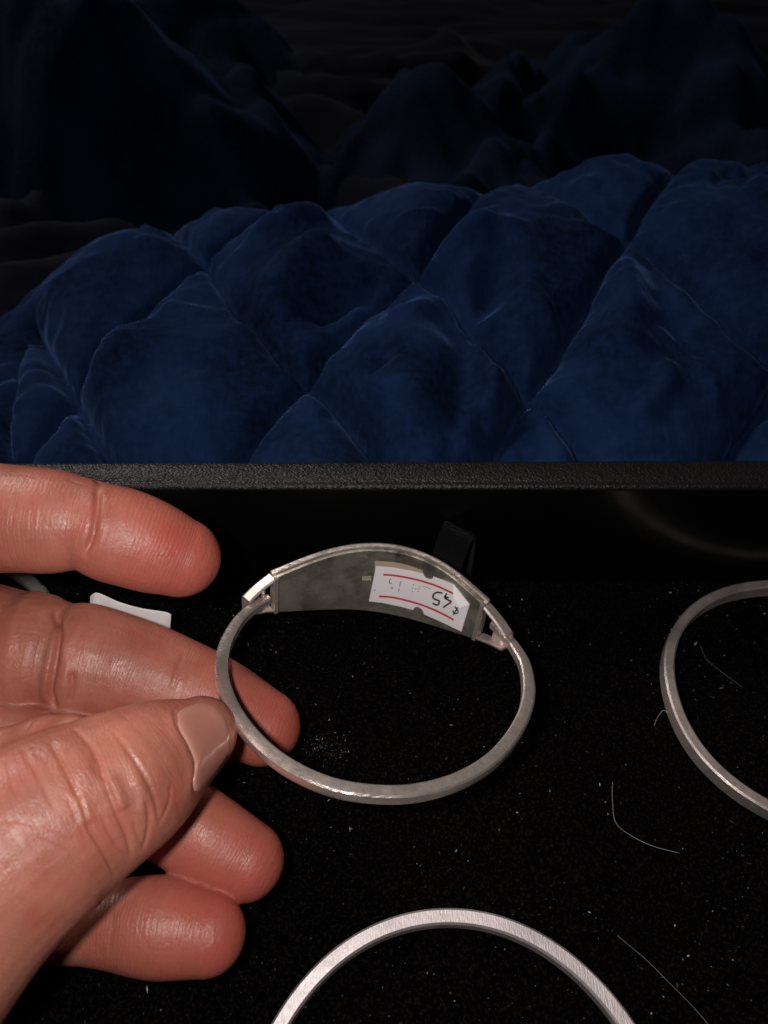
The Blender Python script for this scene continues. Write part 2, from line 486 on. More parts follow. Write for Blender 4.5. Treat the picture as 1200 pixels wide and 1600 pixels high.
STITCH = [
    [(770, 296), (745, 306), (715, 345), (690, 385), (665, 418), (648, 437), (580, 492), (520, 556), (478, 604), (430, 655), (380, 722), (340, 790)],
    [(235, 368), (270, 374), (298, 388), (322, 415), (348, 455), (385, 510), (410, 528), (445, 572), (478, 604), (520, 640), (560, 688), (585, 722), (620, 780)],
    [(490, 325), (430, 343), (380, 366), (340, 398), (322, 415), (275, 455), (220, 512), (160, 575), (120, 632), (85, 680), (55, 722), (20, 790)],
    [(480, 328), (528, 346), (580, 378), (620, 408), (648, 437), (700, 468), (725, 508), (752, 545), (790, 585), (822, 626), (862, 662), (905, 720), (940, 780)],
    [(1095, 254), (1040, 282), (1005, 330), (980, 378), (940, 432), (905, 503), (870, 562), (840, 606), (822, 626), (792, 676), (772, 722), (740, 780)],
    [(845, 292), (872, 304), (905, 326), (942, 350), (980, 378), (1050, 432), (1108, 492), (1160, 545), (1215, 590), (1300, 660)],
    [(58, 528), (95, 590), (120, 632), (140, 672), (170, 722), (205, 780)],
    [(58, 528), (82, 470), (120, 420), (170, 380)],
    [(14, 790), (12, 722), (18, 640), (36, 572), (58, 528)],
    [(1110, 790), (1138, 722), (1160, 684), (1210, 632), (1290, 560)],
    [(1215, 590), (1190, 640), (1160, 684)],
    [(1215, 590), (1300, 500), (1400, 420)], [(1200, 250), (1260, 330), (1330, 420), (1420, 520)], [(1300, 660), (1400, 560), (1480, 470)],
    [(-130, 760), (-60, 680), (14, 600)]]
WRINKLE = [([(412, 520), (440, 480), (470, 455), (520, 440)], 7, 1.6), ([(720, 520), (735, 580), (720, 640), (690, 700)], 6, -1.6), ([(745, 520), (760, 590), (780, 650)], 5, 1.8),
           ([(430, 400), (470, 380), (500, 370)], 6, 1.5), ([(500, 500), (560, 470), (600, 480)], 7, -1.4), ([(670, 420), (730, 400), (780, 410)], 6, 1.6),
           ([(775, 420), (765, 470), (745, 500)], 5, -2.0), ([(960, 430), (975, 500), (965, 560)], 6, 1.3), ([(1000, 440), (1030, 520), (1060, 570)], 7, -1.2),
           ([(200, 560), (190, 640), (195, 700)], 7, 1.2), ([(250, 640), (330, 600), (380, 620)], 8, -1.0), ([(560, 640), (620, 660), (680, 700)], 8, 1.2),
           ([(900, 290), (905, 310), (900, 335)], 5, 1.5), ([(850, 640), (880, 690), (890, 720)], 5, 1.5), ([(820, 650), (810, 690), (815, 720)], 5, -1.2), ([(100, 400), (200, 420), (280, 410)], 9, 1.0)]
def quilt_puff(X, Y):
    d = np.full(X.shape, 1e9)
    for ln in STITCH:
        P = [q[:2] for q in (on_base(*p) for p in ln) if q is not None]
        if len(P) < 2: continue
        a, b = P[0] - P[1], P[-1] - P[-2]
        if on_base(*ln[0]) is None: P = [P[0] + a / np.linalg.norm(a) * 40] + P
        if on_base(*ln[-1]) is None: P = P + [P[-1] + b / np.linalg.norm(b) * 40]
        d = np.minimum(d, seg_dist(X, Y, spline(np.c_[np.array(P), np.zeros(len(P))], 40)))
        # regular stitch lines carry on past the part the photo shows
    wob = 4 * vnoise(X / 40, Y / 40)
    a = ((X + .78 * Y + wob) % 50); b = ((X - .78 * Y + wob) % 50)
    reg = np.minimum(np.minimum(a, 50 - a), np.minimum(b, 50 - b)) * .8
    far = np.clip((np.abs(X - 0) - 150) / 10, 0, 1) + np.clip((Y - 236) / 8, 0, 1)
    d = np.where(far > .5, np.minimum(d, reg), d)
    amp = 7.8 * (1 + .22 * vnoise(X / 30 + 9, Y / 30))
    puff = .8 * (1 - np.exp(-(d / 4.6) ** 1.2)) + .4 * (1 - np.exp(-(d / 12) ** 2))
    soft = puff.copy()
    for _ in range(14):
        soft[1:-1] = (soft[:-2] + soft[2:] + 2 * soft[1:-1]) / 4; soft[:, 1:-1] = (soft[:, :-2] + soft[:, 2:] + 2 * soft[:, 1:-1]) / 4
    k = np.clip((d - 1.5) / 7, 0, 1)
    puff = amp * (puff * (1 - k) + soft * k) * (1 - .4 * np.clip((Y - CRESTY + 22) / 20, 0, 1))
    puff += 1.5 * vnoise(X / 4.2, Y / 4.2) * np.exp(-d / 5) * np.clip(d / 1.5, 0, 1) + .5 * vnoise(X / 2.6 + 4, Y / 6) * np.exp(-d / 8) * np.clip(d / 2, 0, 1)
    puff -= 2.6 * np.exp(-(d / 1.5) ** 2)
    fade = np.clip(d / 8, 0, 1)
    w = 0
    for ln, wd, h in WRINKLE:
        w = w + h * np.exp(-(seg_dist(X, Y, spline([q for q in (on_base(*p) for p in ln) if q is not None], 14)) / wd) ** 2)
    for _ in range(70):                                     # small random puckers
        cx_, cy_ = rng.uniform(-150, 150), rng.uniform(116, 235)
        an, ln_ = rng.uniform(0, math.pi), rng.uniform(8, 22)
        t_ = np.linspace(-.5, .5, 7)[:, None]
        P_ = np.array([cx_, cy_]) + t_ * ln_ * np.array([math.cos(an), math.sin(an)]) + (t_ ** 2 - .1) * rng.uniform(-8, 8) * np.array([-math.sin(an), math.cos(an)])
        m_ = (np.abs(X - cx_) < 24) & (np.abs(Y - cy_) < 24)
        wd_ = rng.uniform(1.6, 3.4)
        w_ = np.zeros(X.shape)
        w_[m_] = np.exp(-(seg_dist(X[m_], Y[m_], P_) / wd_) ** 2)
        w = w + rng.choice([-1, 1], p=[.35, .65]) * rng.uniform(.25, .55) * w_
    return puff + fade * (4.0 * w + 1.2 * fbm(X / 17, Y / 17, 3) + .3 * vnoise(X / 4, Y / 5))
def near_quilt():
    xs = np.arange(-300, 300, 1.0); ys = np.arange(112, 300, .9)
    X, Y = np.meshgrid(xs, ys)
    Z = base_z(X, Y); h = quilt_puff(X, Y)
    Zs = Z.copy()
    for _ in range(12): Zs[1:-1] = (Zs[:-2] + Zs[2:] + 2 * Zs[1:-1]) / 4
    gy, gx = np.gradient(Zs, .8, 1.0)
    L = np.sqrt(1 + gx ** 2 + gy ** 2)
    V = np.stack([X - gx / L * h, Y - gy / L * h, Z + h / L], -1).reshape(-1, 3)
    return link_mesh('quilt', V, grid_faces(len(ys), len(xs)), M_QUILT)
tag(near_quilt(),
    'near blue velvet quilt stitched in puffy diamonds, heaped up behind the black tray rim', 'quilt', 'quilts on the bed')

# ------------------------------------------------------------------ display tray
tray = empty('display_tray', (0, 40, -6), 'open black jewellery tray with velvet floor, glossy inner wall and grained rim', 'tray')
TX0, TX1, TY0 = -235.0, 215.0, -95.0
nx, ny = 160, 90
X, Y = np.meshgrid(np.linspace(TX0, TX1, nx), np.linspace(TY0, WALLY - .4, ny))
Z = .25 * fbm(X / 14, Y / 14, 3)
link_mesh('velvet_pad', np.stack([X, Y, Z], -1).reshape(-1, 3), grid_faces(ny, nx), M_VELVET, tray)
g = G(); g.box(TX0 - 6, TX1 + 6, TY0 - 6, WALLY + 7, -8, -1.2)
link_mesh('tray_bottom', g.v, g.f, M_LEATHER, tray, False)
for (x0, x1, y0, y1) in ((TX0, TX1, WALLY, WALLY + 4), (TX0, TX1, TY0 - 4, TY0), (TX0 - 4, TX0, TY0 - 4, WALLY + 4), (TX1, TX1 + 4, TY0 - 4, WALLY + 4)):
    g = G(); g.box(x0, x1, y0, y1, -1.1, RIMZ - 1.5)
    link_mesh('inner_wall', g.v, g.f, M_WALL, tray, False)
# rim: rounded bar with a small lip on its inner lower edge, mitred round the tray
def rim_section(w):
    return [(-.5, -1.7), (-.85, -1.3), (-.95, -.85), (-.8, -.4), (-.45, -.12), (-.05, -.1), (.25, -.26), (.6, -.2), (1.0, .1), (w - 1.1, .12), (w - .4, -.1), (w, -.6), (w, -5), (w - 1, -5.6), (.2, -5.6), (.2, -1.7)]
def rim_bar(p0, p1, inward, w0, w1):
    p0, p1, inward = np.array(p0, float), np.array(p1, float), np.array(inward, float)
    rings = []
    for t in np.linspace(0, 1, 40):
        w = w0 + (w1 - w0) * t
        c = p0 + (p1 - p0) * t
        along = (p1 - p0)[:2] / np.linalg.norm((p1 - p0)[:2])
        ring = []
        for a, h in rim_section(w):
            off = -inward * a
            m = 0
            if t == 0: m = -a
            if t == 1: m = a
            wav = .07 * vnoise(np.array(c[0] / 9 + c[1] / 9), np.array(a * .7 + h))
            ring.append((c[0] + off[0] + along[0] * m, c[1] + off[1] + along[1] * m, RIMZ + h + wav))
        rings.append(ring)
    v, f = sweep(np.array(rings), False)
    return sharp(link_mesh('rim', v, f, M_LEATHER, tray), 50)
rim_bar((TX0, WALLY), (TX1, WALLY), (0, -1), 5.0, 7.2)
rim_bar((TX1, WALLY), (TX1, TY0), (-1, 0), 7.2, 7)
rim_bar((TX1, TY0), (TX0, TY0), (0, 1), 7, 7)
rim_bar((TX0, TY0), (TX0, WALLY), (1, 0), 7, 5.0)

# ribbon pull tab: a folded loop of black grosgrain against the wall
def ribbon_tab():
    A = at_z(697, 811, 22.6); B = at_z(742, 837, 22.0)          # the fold line, top of the loop
    wdir = unit(B - A); wl = np.linalg.norm(B - A)
    base = at_z(690, 900, .5)
    prof = [(0, -1.2, 0), (0, -1.5, 7), (0, -1.4, 15), (0, -1.0, 20.6), (0, -.3, 22.0), (0, 1.4, 21.6), (0, 3.4, 19), (0, 4.7, 13), (0, 4.4, 6.5), (0, 2.2, 0)]
    P = spline([(p[1], p[2], 0) for p in prof], 40)
    out = unit(np.cross(wdir, [0, 0, 1]))
    if out[1] > 0: out = -out
    mid = (A + B) / 2
    th = .45
    T = np.gradient(P[:, :2], axis=0); N = np.stack([T[:, 1], -T[:, 0]], 1); N /= np.linalg.norm(N, axis=1)[:, None]
    rings = []
    for (a, z, _), nn in zip(P, N):
        ring = []
        for s, k in ((-.5, 0), (.5, 0), (.5, 1), (-.5, 1)):
            q = mid * [1, 1, 0] + wdir * wl * s + out * (a + nn[0] * th * k) + np.array([0, 0, z + nn[1] * th * k + wdir[2] * 0])
            ring.append(q)
        rings.append(ring)
    v, f = sweep(np.array(rings), False)
    v = v.copy(); v[:, 1] = np.minimum(v[:, 1], WALLY - .3)
    return v, f
v, f = ribbon_tab()
tag(sharp(link_mesh('pull_tab', v, f, M_RIBBON, tray), 50), 'folded black woven ribbon loop')

# ------------------------------------------------------------------ bangles lying on the velvet
def band_rings(path, zc, wr, hz, ch=.35, closed=True):
    """rectangular bevelled section along a flat closed path (x, y); wr radial width, hz height"""
    P = np.asarray(path, float); n = len(P)
    T = (np.roll(P, -1, 0) - np.roll(P, 1, 0)) if closed else np.gradient(P, axis=0)
    T /= np.linalg.norm(T, axis=1)[:, None]
    N = np.stack([T[:, 1], -T[:, 0]], 1)
    a, b = wr / 2, hz / 2
    sec = [(-a + ch, -b), (a - ch, -b), (a, -b + ch), (a, b - ch), (a - ch, b), (-a + ch, b), (-a, b - ch), (-a, -b + ch)]
    R = np.zeros((n, 8, 3))
    for j, (u, z) in enumerate(sec):
        R[:, j, :2] = P + N * u
        R[:, j, 2] = zc + z
    return R
def ellipse(cx, cy, a, b, rot=0, n=180, e=2.0):
    t = np.linspace(0, 2 * math.pi, n, endpoint=False)
    x = a * np.sign(np.cos(t)) * np.abs(np.cos(t)) ** (2 / e); y = b * np.sign(np.sin(t)) * np.abs(np.sin(t)) ** (2 / e)
    c, s = math.cos(rot), math.sin(rot)
    return np.stack([cx + c * x - s * y, cy + s * x + c * y], 1)
GB = 'silver bangles lying in the tray'
def bangle(name, path, zc, wr, hz, mat, label, tiltx=0.0, tilty=0.0):
    ctr = np.mean(path, 0)
    t = empty(name, (ctr[0], ctr[1], 0), label, 'bracelet', GB)
    R = band_rings(path, zc, wr, hz)
    R[..., 2] += tiltx * (R[..., 0] - ctr[0]) + tilty * (R[..., 1] - ctr[1])
    R[..., 2] += .10 * np.sin(np.arange(len(path)) * .23)[:, None]
    v, f = sweep(R, True)
    sharp(link_mesh('band', v, f, mat, t), 25)
    return t, R
b1, R1 = bangle('bangle', ellipse(10.75, -.2, 31.3, 31.3), 2.2, 2.55, 3.0, M_SILVER2, 'bright brushed plain silver bangle lying flat at the bottom edge of the photo')
b2, R2 = bangle('bangle', ellipse(88.2, 71.2, 30.2, 26.9, 0, 180, 2.1), 2.6, 2.15, 3.9, M_SILVER3, 'dull silver bangle with pale studs round its side, lying by the right edge', 0, .0)
# pale studs on the outer side of the right bangle
for i in range(0, 180, 5):
    c = (R2[i, 2] + R2[i, 3]) / 2; nrm = R2[i, 2] - R2[i, 7]; nrm = unit(nrm * [1, 1, 0])
    tdir = unit(np.cross([0, 0, 1.0], nrm))
    vs = [c + nrm * .16]
    for k in range(10):
        w = 2 * math.pi * k / 10
        vs.append(c + tdir * .75 * math.cos(w) + np.array([0, 0, .5 * math.sin(w)]) - nrm * .02)
    link_mesh('stud', vs, [(0, k + 1, (k + 1) % 10 + 1) for k in range(10)], M_DOT, b2)
pL = at_z(52, 907, 3)
cL = pL[:2] + np.array([-22.5, -20.5])
b3, R3 = bangle('bangle', ellipse(cL[0], cL[1], 31.5, 28), 2.6, 2.7, 3.6, M_SILVER2, 'silver bangle almost hidden beneath the hand, a glint showing between the two upper fingers')
# its clasp sleeve, just where it shows between the fingers
d = np.hypot(R3[:, 4, 0] - at_z(66, 920, 3)[0], R3[:, 4, 1] - at_z(66, 920, 3)[1]); k0 = int(np.argmin(d))
idx = [(k0 + q) % 180 for q in range(-4, 1)]
ctr = R3[idx].mean(1, keepdims=True)
v, f = sweep(ctr + (R3[idx] - ctr) * 1.22, False)
sharp(link_mesh('clasp_sleeve', v, f, M_DOT, b3), 25)

# white price tag lying behind the middle finger
def price_tag():
    up = spline([at_depth(x, y, z) for x, y, z in [(141, 936, 148.5), (152, 930, 149.5), (185, 944, 150), (220, 954, 150.5), (258, 960, 150.5), (267, 964, 150)]], 26)
    rings = []
    n = len(up)
    for i, p in enumerate(up):
        tt = i / (n - 1)
        lo = at_depth(140 + 122 * tt, 1022 + 40 * tt, 160)
        md_ = p * .7 + lo * .3 - FF * .25
        bk = np.array([0, .38, .3])
        rings.append([p, md_, lo, lo + bk, md_ + bk, p + bk])
    v, f = sweep(np.array(rings), False)
    return v, f
v, f = price_tag()
tag(sharp(link_mesh('price_tag', v, f, M_TAG), 50), 'small blank white price tag lying on the velvet just behind the middle finger', 'tag')

# ------------------------------------------------------------------ held bracelet
al = math.radians(52)
BN = unit(.10 * RR + math.sin(al) * UU - math.cos(al) * FF)
BP = at_depth(590, 1070, 136)
E1 = unit(RR - BN * (RR @ BN)); E2 = np.cross(BN, E1)
brace = empty('bracelet', BP, 'silver hinged identity bracelet held between thumb and finger, with a price sticker inside its plate', 'bracelet')
AX = 1.2                                                   # half height of the band along the bracelet's axis
path = [(420, 929), (394, 945), (372, 966), (352, 1003), (346, 1045), (357, 1088), (382, 1130), (421, 1171), (470, 1203), (530, 1226), (600, 1235), (660, 1231), (720, 1213), (773, 1180), (811, 1132), (827, 1085), (823, 1038), (806, 1006), (786, 982), (772, 968)]
Q = np.array([at_plane(x, y, BP + BN * AX, BN) - BN * AX for x, y in path])
Q = spline(Q, 150)
ctrB = Q.mean(0)
def frame(Q):
    T = np.gradient(Q, axis=0); T /= np.linalg.norm(T, axis=1)[:, None]
    N = np.cross(T, BN); N /= np.linalg.norm(N, axis=1)[:, None]
    s = np.sign(((Q - ctrB) * N).sum(1).mean())
    return T, N * s                                        # N points outwards
T, N = frame(Q)
rings = np.zeros((len(Q), 10, 3))
for i in range(len(Q)):
    e = min(i, len(Q) - 1 - i) / 22
    k = .72 + .28 * min(1, e)
    a, b, c = 1.12 * k, AX * k, .28
    sec = [(-a + c, -b), (a - c, -b), (a, -b + c), (a + .18, 0), (a, b - c), (a - c, b), (0, b + .1), (-a + c, b), (-a, b - c), (-a, -b + c)]
    for j, (u, w) in enumerate(sec): rings[i, j] = Q[i] + N[i] * u + BN * w
v, f = sweep(rings, False)
sharp(link_mesh('band', v, f, M_SILVER, brace), 25)
# plate
mids = [(427, 931), (497, 915), (545, 908), (582, 908), (620, 913), (665, 927), (688, 937), (751, 974)]
hw = [4.5, 6.9, 7.9, 8.4, 8.6, 8.1, 7.6, 4.6]
PM = np.array([np.r_[at_plane(x, y, BP, BN), h] for (x, y), h in zip(mids, hw)])
PM = spline(PM, 90)
for _ in range(90): PM[1:-1] = (PM[:-2] + PM[2:] + 2 * PM[1:-1]) / 4
def slab(PM, o0, o1, grow=0.0, edge=.25):
    Qp, h = PM[:, :3], PM[:, 3] + grow
    T, N = frame(Qp)
    R = []
    m = 13
    for i in range(len(Qp)):
        ring = [Qp[i] + N[i] * (o0 + .0 * abs(s)) + BN * h[i] * s for s in np.linspace(-1, 1, m)]
        ring += [Qp[i] + N[i] * (o0 + edge) + BN * (h[i] + edge * .6)]
        ring += [Qp[i] + N[i] * (o1 - edge) + BN * (h[i] + edge * .6)]
        ring += [Qp[i] + N[i] * o1 + BN * h[i] * s for s in np.linspace(1, -1, m)]
        ring += [Qp[i] + N[i] * (o1 - edge) - BN * (h[i] + edge * .6)]
        ring += [Qp[i] + N[i] * (o0 + edge) - BN * (h[i] + edge * .6)]
        R.append(ring)
    return sweep(np.array(R), False)
v, f = slab(PM, 0, .7)
plate = sharp(link_mesh('back_plate', v, f, M_TARN, brace), 30)
FP = PM.copy(); v, f = slab(FP, .95, 1.95, .45, .4)
sharp(link_mesh('front_plate', v, f, M_SILVER, brace), 30)
# sockets: an upper and a lower flange running on from the plate, joined by a cover over the band's end
for ext, hx in (([(427, 931), (415, 936), (402, 943), (389, 951)], [4.5, 3.7, 2.9, 2.0]), ([(751, 974), (763, 983), (775, 993), (787, 1005)], [4.6, 3.8, 3.0, 2.1])):
    EX = spline(np.array([np.r_[at_plane(x, y, BP, BN), h] for (x, y), h in zip(ext, hx)]), 22)
    T_, N_ = frame(EX[:, :3])
    for s_ in (1, -1):
        R_ = []
        for i in range(len(EX)):
            c = EX[i, :3] + BN * EX[i, 3] * s_
            R_.append([c + N_[i] * a + BN * b * s_ for a, b in ((-.35, -.3), (-.1, .1), (1.6, .1), (1.9, -.2), (1.9, -.55), (-.35, -.55))])
        v, f = sweep(np.array(R_), False)
        sharp(link_mesh('socket_flange', v, f, M_SILVER3, brace), 30)
    R_ = []
    for i in range(8, len(EX)):
        h = EX[i, 3]
        R_.append([EX[i, :3] + N_[i] * a + BN * b for a, b in ((1.35, -h), (1.35, h), (2.0, h - .3), (2.1, 0), (2.0, -h + .3))])
    v, f = sweep(np.array(R_), False)
    sharp(link_mesh('socket_cover', v, f, M_SILVER3, brace), 30)
# end bars where the back plate is cut off, and hinge pins
Tm, Nm = frame(PM[:, :3])
for i in (1, len(PM) - 2):
    g = G()
    c = PM[i, :3]; h = PM[i, 3]
    vs = []
    for s in (-1, 1):
        for a, b in ((-.38, -.5), (.38, -.5), (.38, .9), (-.38, .9)):
            vs.append(c + Tm[i] * a + Nm[i] * b + BN * (h + .05) * s)
    g.add(vs, [(0, 3, 2, 1), (4, 5, 6, 7), (0, 1, 5, 4), (1, 2, 6, 5), (2, 3, 7, 6), (3, 0, 4, 7)])
    link_mesh('end_bar', g.v, g.f, M_SILVER, brace, False)
for px, py in ((414, 935), (783, 994)):
    g = G(); c = at_plane(px, py, BP, BN)
    nn = unit(c - ctrB)
    g.tube([c + nn * .7 - BN * 2.5, c + nn * .7 + BN * 2.5], .42, 14)
    sharp(link_mesh('hinge_pin', g.v, g.f, M_SILVER, brace), 40)

# price sticker and print, pressed on the plate's inner face
inner = link_mesh('tmp', *slab(PM, 0, .7), None, None)
_bv = BVHTree.FromPolygons([Vector(v.co) for v in inner.data.vertices], [tuple(p.vertices) for p in inner.data.polygons])
_md = inner.data
bpy.data.objects.remove(inner); bpy.data.meshes.remove(_md)
def on_bvh(bv, px, py, lift):
    r = unit(ray(px, py))
    h, nrm, i, d = bv.ray_cast(Vector(CC * MM), Vector(r))
    if h is None: return None
    nrm = np.array(nrm); nrm = nrm if nrm @ r < 0 else -nrm
    return np.array(h) / MM + nrm * lift
def z5(x, y): return 570 + x / 7.06, 870 + y / 7.06
_Tm, _Nm = frame(PM[:, :3])
def plate_pt(px, py, lift):
    """photo point to the point of the smooth inner face seen there (iterating on the face's own tangent plane)"""
    q = on_bvh(_bv, px, py, 0)
    if q is None: q = at_plane(px, py, BP, BN)
    i = int(np.argmin(np.linalg.norm(PM[:, :3] - (q - BN * ((q - BP) @ BN)), axis=1)))
    q = at_plane(px, py, PM[i, :3], _Nm[i])
    return q - _Nm[i] * lift
def strip_mesh(top, bot, lift, n=30, rows=6, cut=None):
    a = spline(top, n); b = spline(bot, n)
    V = []
    for r in np.linspace(0, 1, rows):
        for p, q in zip(a, b): V.append(plate_pt(*(p * (1 - r) + q * r), lift))
    return V, grid_faces(rows, n)
def solid(V, F, n, rows, d):
    """give a sheet thickness d away from the plate"""
    V = np.array(V); k = len(V)
    off = np.array([-_Nm[int(np.argmin(np.linalg.norm(PM[:, :3] - (q - BN * ((q - BP) @ BN)), axis=1)))] for q in V]) * d
    W2 = np.vstack([V, V + off])
    F2 = [f for f in F] + [tuple(i + k for i in f)[::-1] for f in F]
    rim = [j for j in range(n)] + [r * n + n - 1 for r in range(1, rows)] + [(rows - 1) * n + j for j in range(n - 2, -1, -1)] + [r * n for r in range(rows - 2, 0, -1)]
    F2 += [(rim[i], rim[(i + 1) % len(rim)], rim[(i + 1) % len(rim)] + k, rim[i] + k) for i in range(len(rim))]
    return W2, F2
V, F = strip_mesh([z5(110, 42), z5(300, 55), z5(480, 90), z5(640, 150)], [z5(110, 200), z5(300, 200), z5(480, 240), z5(640, 300)], .06)
tag(link_mesh('old_sticker', V, F, M_TAN, brace), 'tan remains of an older sticker showing above the white one')
# white sticker: outline with the two half-round notches, filled by rows
def edge_y(pts, xs): return np.interp(xs, [p[0] for p in pts], [p[1] for p in pts])
top_e = [(125, 100), (300, 112), (470, 142), (650, 182), (760, 212), (985, 300), (1160, 520)]
bot_e = [(45, 485), (190, 500), (400, 545), (540, 582), (650, 625), (850, 715), (1070, 820)]
n = 120
ts = np.linspace(0, 1, n)
def along(pts):
    P = np.array(pts, float); s = np.r_[0, np.cumsum(np.linalg.norm(np.diff(P, axis=0), axis=1))]; s /= s[-1]
    return np.stack([np.interp(ts, s, P[:, 0]), np.interp(ts, s, P[:, 1])], 1)
A = along(top_e); B = along(bot_e)
for c, arr, sgn in (((705, 178), A, 1), ((597, 598), B, -1)):
    r = 56
    for i in range(n):
        dx = arr[i, 0] - c[0]
        if abs(dx) < r: arr[i, 1] = arr[i, 1] + sgn * math.sqrt(r * r - dx * dx) * (.75 if sgn > 0 else .95)
V = []
rows = 8
for r in np.linspace(0, 1, rows):
    for p, q in zip(A, B): V.append(plate_pt(*z5(*(p * (1 - r) + q * r)), .10))
V2, F2 = solid(V, grid_faces(rows, n), n, rows, .07)
stick = sharp(link_mesh('price_sticker', V2, F2, M_PAPER, brace), 50)
def stroke(pts, w, lift, n=26):
    P = spline([(x, y, 0) for x, y in pts], n)[:, :2]
    T = np.gradient(P, axis=0); T /= np.linalg.norm(T, axis=1)[:, None] + 1e-9
    Nn = np.stack([-T[:, 1], T[:, 0]], 1)
    L = [plate_pt(*z5(*(p + q * w / 2)), lift) for p, q in zip(P, Nn)]
    Rr = [plate_pt(*z5(*(p - q * w / 2)), lift) for p, q in zip(P, Nn)]
    return L + Rr, [(i, i + 1, n + i + 1, n + i) for i in range(n - 1)]
for pts in ([(205, 190), (330, 200), (500, 230), (660, 270), (820, 325), (982, 400)], [(155, 430), (280, 437), (400, 460), (560, 502), (700, 550), (850, 617), (987, 690)]):
    v, f = stroke(pts, 21, .19, 40)
    subpart('red_line', v, f, M_RED, stick, brace, False)
for pts in ([(862, 394), (805, 386), (766, 405), (757, 440), (782, 464), (826, 482), (806, 526), (752, 506)],):
    v, f = stroke(pts, 19, .20, 44); subpart('digit_five', v, f, M_INK, stick, brace, False)
g = G()
for pts in ([(908, 395), (896, 425), (888, 448), (920, 468), (958, 490), (915, 522), (868, 555)], [(880, 430), (905, 440), (932, 447)]):
    g.add(*stroke(pts, 18, .20 + .01 * len(g.v) / 50))
subpart('digit_four', g.v, g.f, M_INK, stick, brace, False)
g = G()
def dol(u, w): return (1020 - .89 * u * 74 - .45 * w * 104, 572 - .45 * u * 74 + .89 * w * 104)
for k, pts in enumerate(([(.42, .30), (.15, .5), (-.3, .42), (-.36, .15), (0, 0), (.36, -.15), (.3, -.42), (-.12, -.5), (-.42, -.3)], [(.06, .7), (0, 0), (-.06, -.62)])):
    g.add(*stroke([dol(*p) for p in pts], 14, .20 + .012 * k))
subpart('dollar_sign', g.v, g.f, M_INK, stick, brace, False)
g = G()
for k, pts in enumerate(([(290, 235), (272, 262), (278, 290), (300, 282)], [(300, 325), (298, 345), (312, 338)], [(404, 262), (390, 290), (388, 320)], [(380, 345), (374, 375)], [(538, 295), (544, 310)], [(528, 330), (531, 345)],
          [(526, 370), (534, 378)], [(560, 345), (570, 352)], [(590, 345), (598, 352)], [(588, 372), (594, 380)], [(604, 322), (610, 328)], [(642, 320), (690, 332), (732, 350)], [(108, 355), (110, 372)])):
    g.add(*stroke(pts, 9 if k not in (11,) else 5, .19, 8))
subpart('faded_print', g.v, g.f, M_FADED, stick, brace, False)
# folded-over corner, lifted off the plate
fold = [z5(985, 302), z5(1160, 520), z5(1080, 540), z5(1005, 500), z5(1000, 400)]
lif = [.22, .24, 1.0, 1.1, .9]
cvs = [plate_pt(*p, l) for p, l in zip(fold, lif)]
subpart('folded_corner', cvs, [(0, 1, 2), (0, 2, 4), (2, 3, 4)], M_PAPER, stick, brace, False)
# worn stamp left of the sticker
g = G()
for k in range(9):
    x = -25 + 11 * k; y = 228 + 4 * (k % 3)
    g.add(*stroke([(x, y - 14), (x + 3, y), (x, y + 30 - 5 * (k % 2))], 6, .04 + .002 * k, 5))
g.add(*stroke([(-30, 222), (20, 218), (70, 214)], 6, .062, 6)); g.add(*stroke([(-30, 250), (20, 246), (66, 240)], 5, .066, 6))
subpart('hallmark', g.v, g.f, M_STAMP, plate, brace, False)

# ------------------------------------------------------------------ hand
FING = {   # photo x, y, depth in mm, half width in photo pixels
    'index': [(-250, 812, 138, 112), (-110, 806, 131, 97), (0, 810, 127.5, 86), (55, 813, 126.5, 83), (95, 816, 126.3, 80), (136, 821, 126.5, 71.5), (172, 833, 126.6, 76), (200, 841, 127, 76), (245, 857, 128.5, 71), (283, 871, 130, 62)],
    'middle': [(-250, 985, 145, 118), (-110, 1000, 143, 110), (25, 1024, 141, 100), (55, 1024, 140.5, 100), (92, 1030, 141, 88), (125, 1034, 140.5, 92), (180, 1044, 141, 86), (255, 1070, 141.5, 82), (335, 1100, 142, 74), (410, 1136, 143, 60)],
    'thumb': [(-330, 1640, 104, 260), (-180, 1500, 101, 215), (-45, 1378, 103, 172), (85, 1284, 107.5, 144), (160, 1240, 111, 124), (210, 1211, 113.5, 111), (262, 1176, 118.5, 90), (316, 1145, 123.5, 58)],
    'ring': [(-250, 1130, 140, 115), (-80, 1160, 137, 100), (80, 1190, 134, 86), (190, 1225, 132, 76), (270, 1276, 129, 70), (330, 1313, 127.5, 67), (384, 1345, 127, 60)],
    'little': [(-250, 1280, 132, 100), (-110, 1370, 128, 82), (40, 1435, 123, 60), (140, 1447, 121, 56), (200, 1445, 120.5, 69), (255, 1449, 120, 73), (322, 1459, 120, 62)],
    'palm': [(-330, 840, 141, 125), (-365, 970, 142, 150), (-390, 1140, 139, 165), (-370, 1300, 133, 165), (-330, 1460, 122, 150)],
    'web': [(-160, 1230, 126, 85), (-60, 1200, 125, 62), (10, 1182, 124.5, 47), (70, 1163, 122.5, 45), (110, 1160, 119, 42)],
    'arm': [(-330, 1160, 137, 190), (-560, 1280, 134, 215), (-800, 1400, 128, 230), (-1050, 1510, 122, 250)]}
KD = {'index': .86, 'middle': .80, 'thumb': .74, 'ring': .86, 'little': .86, 'palm': .62, 'web': .7, 'arm': .72}
axes = {}
hv, hf = [], []
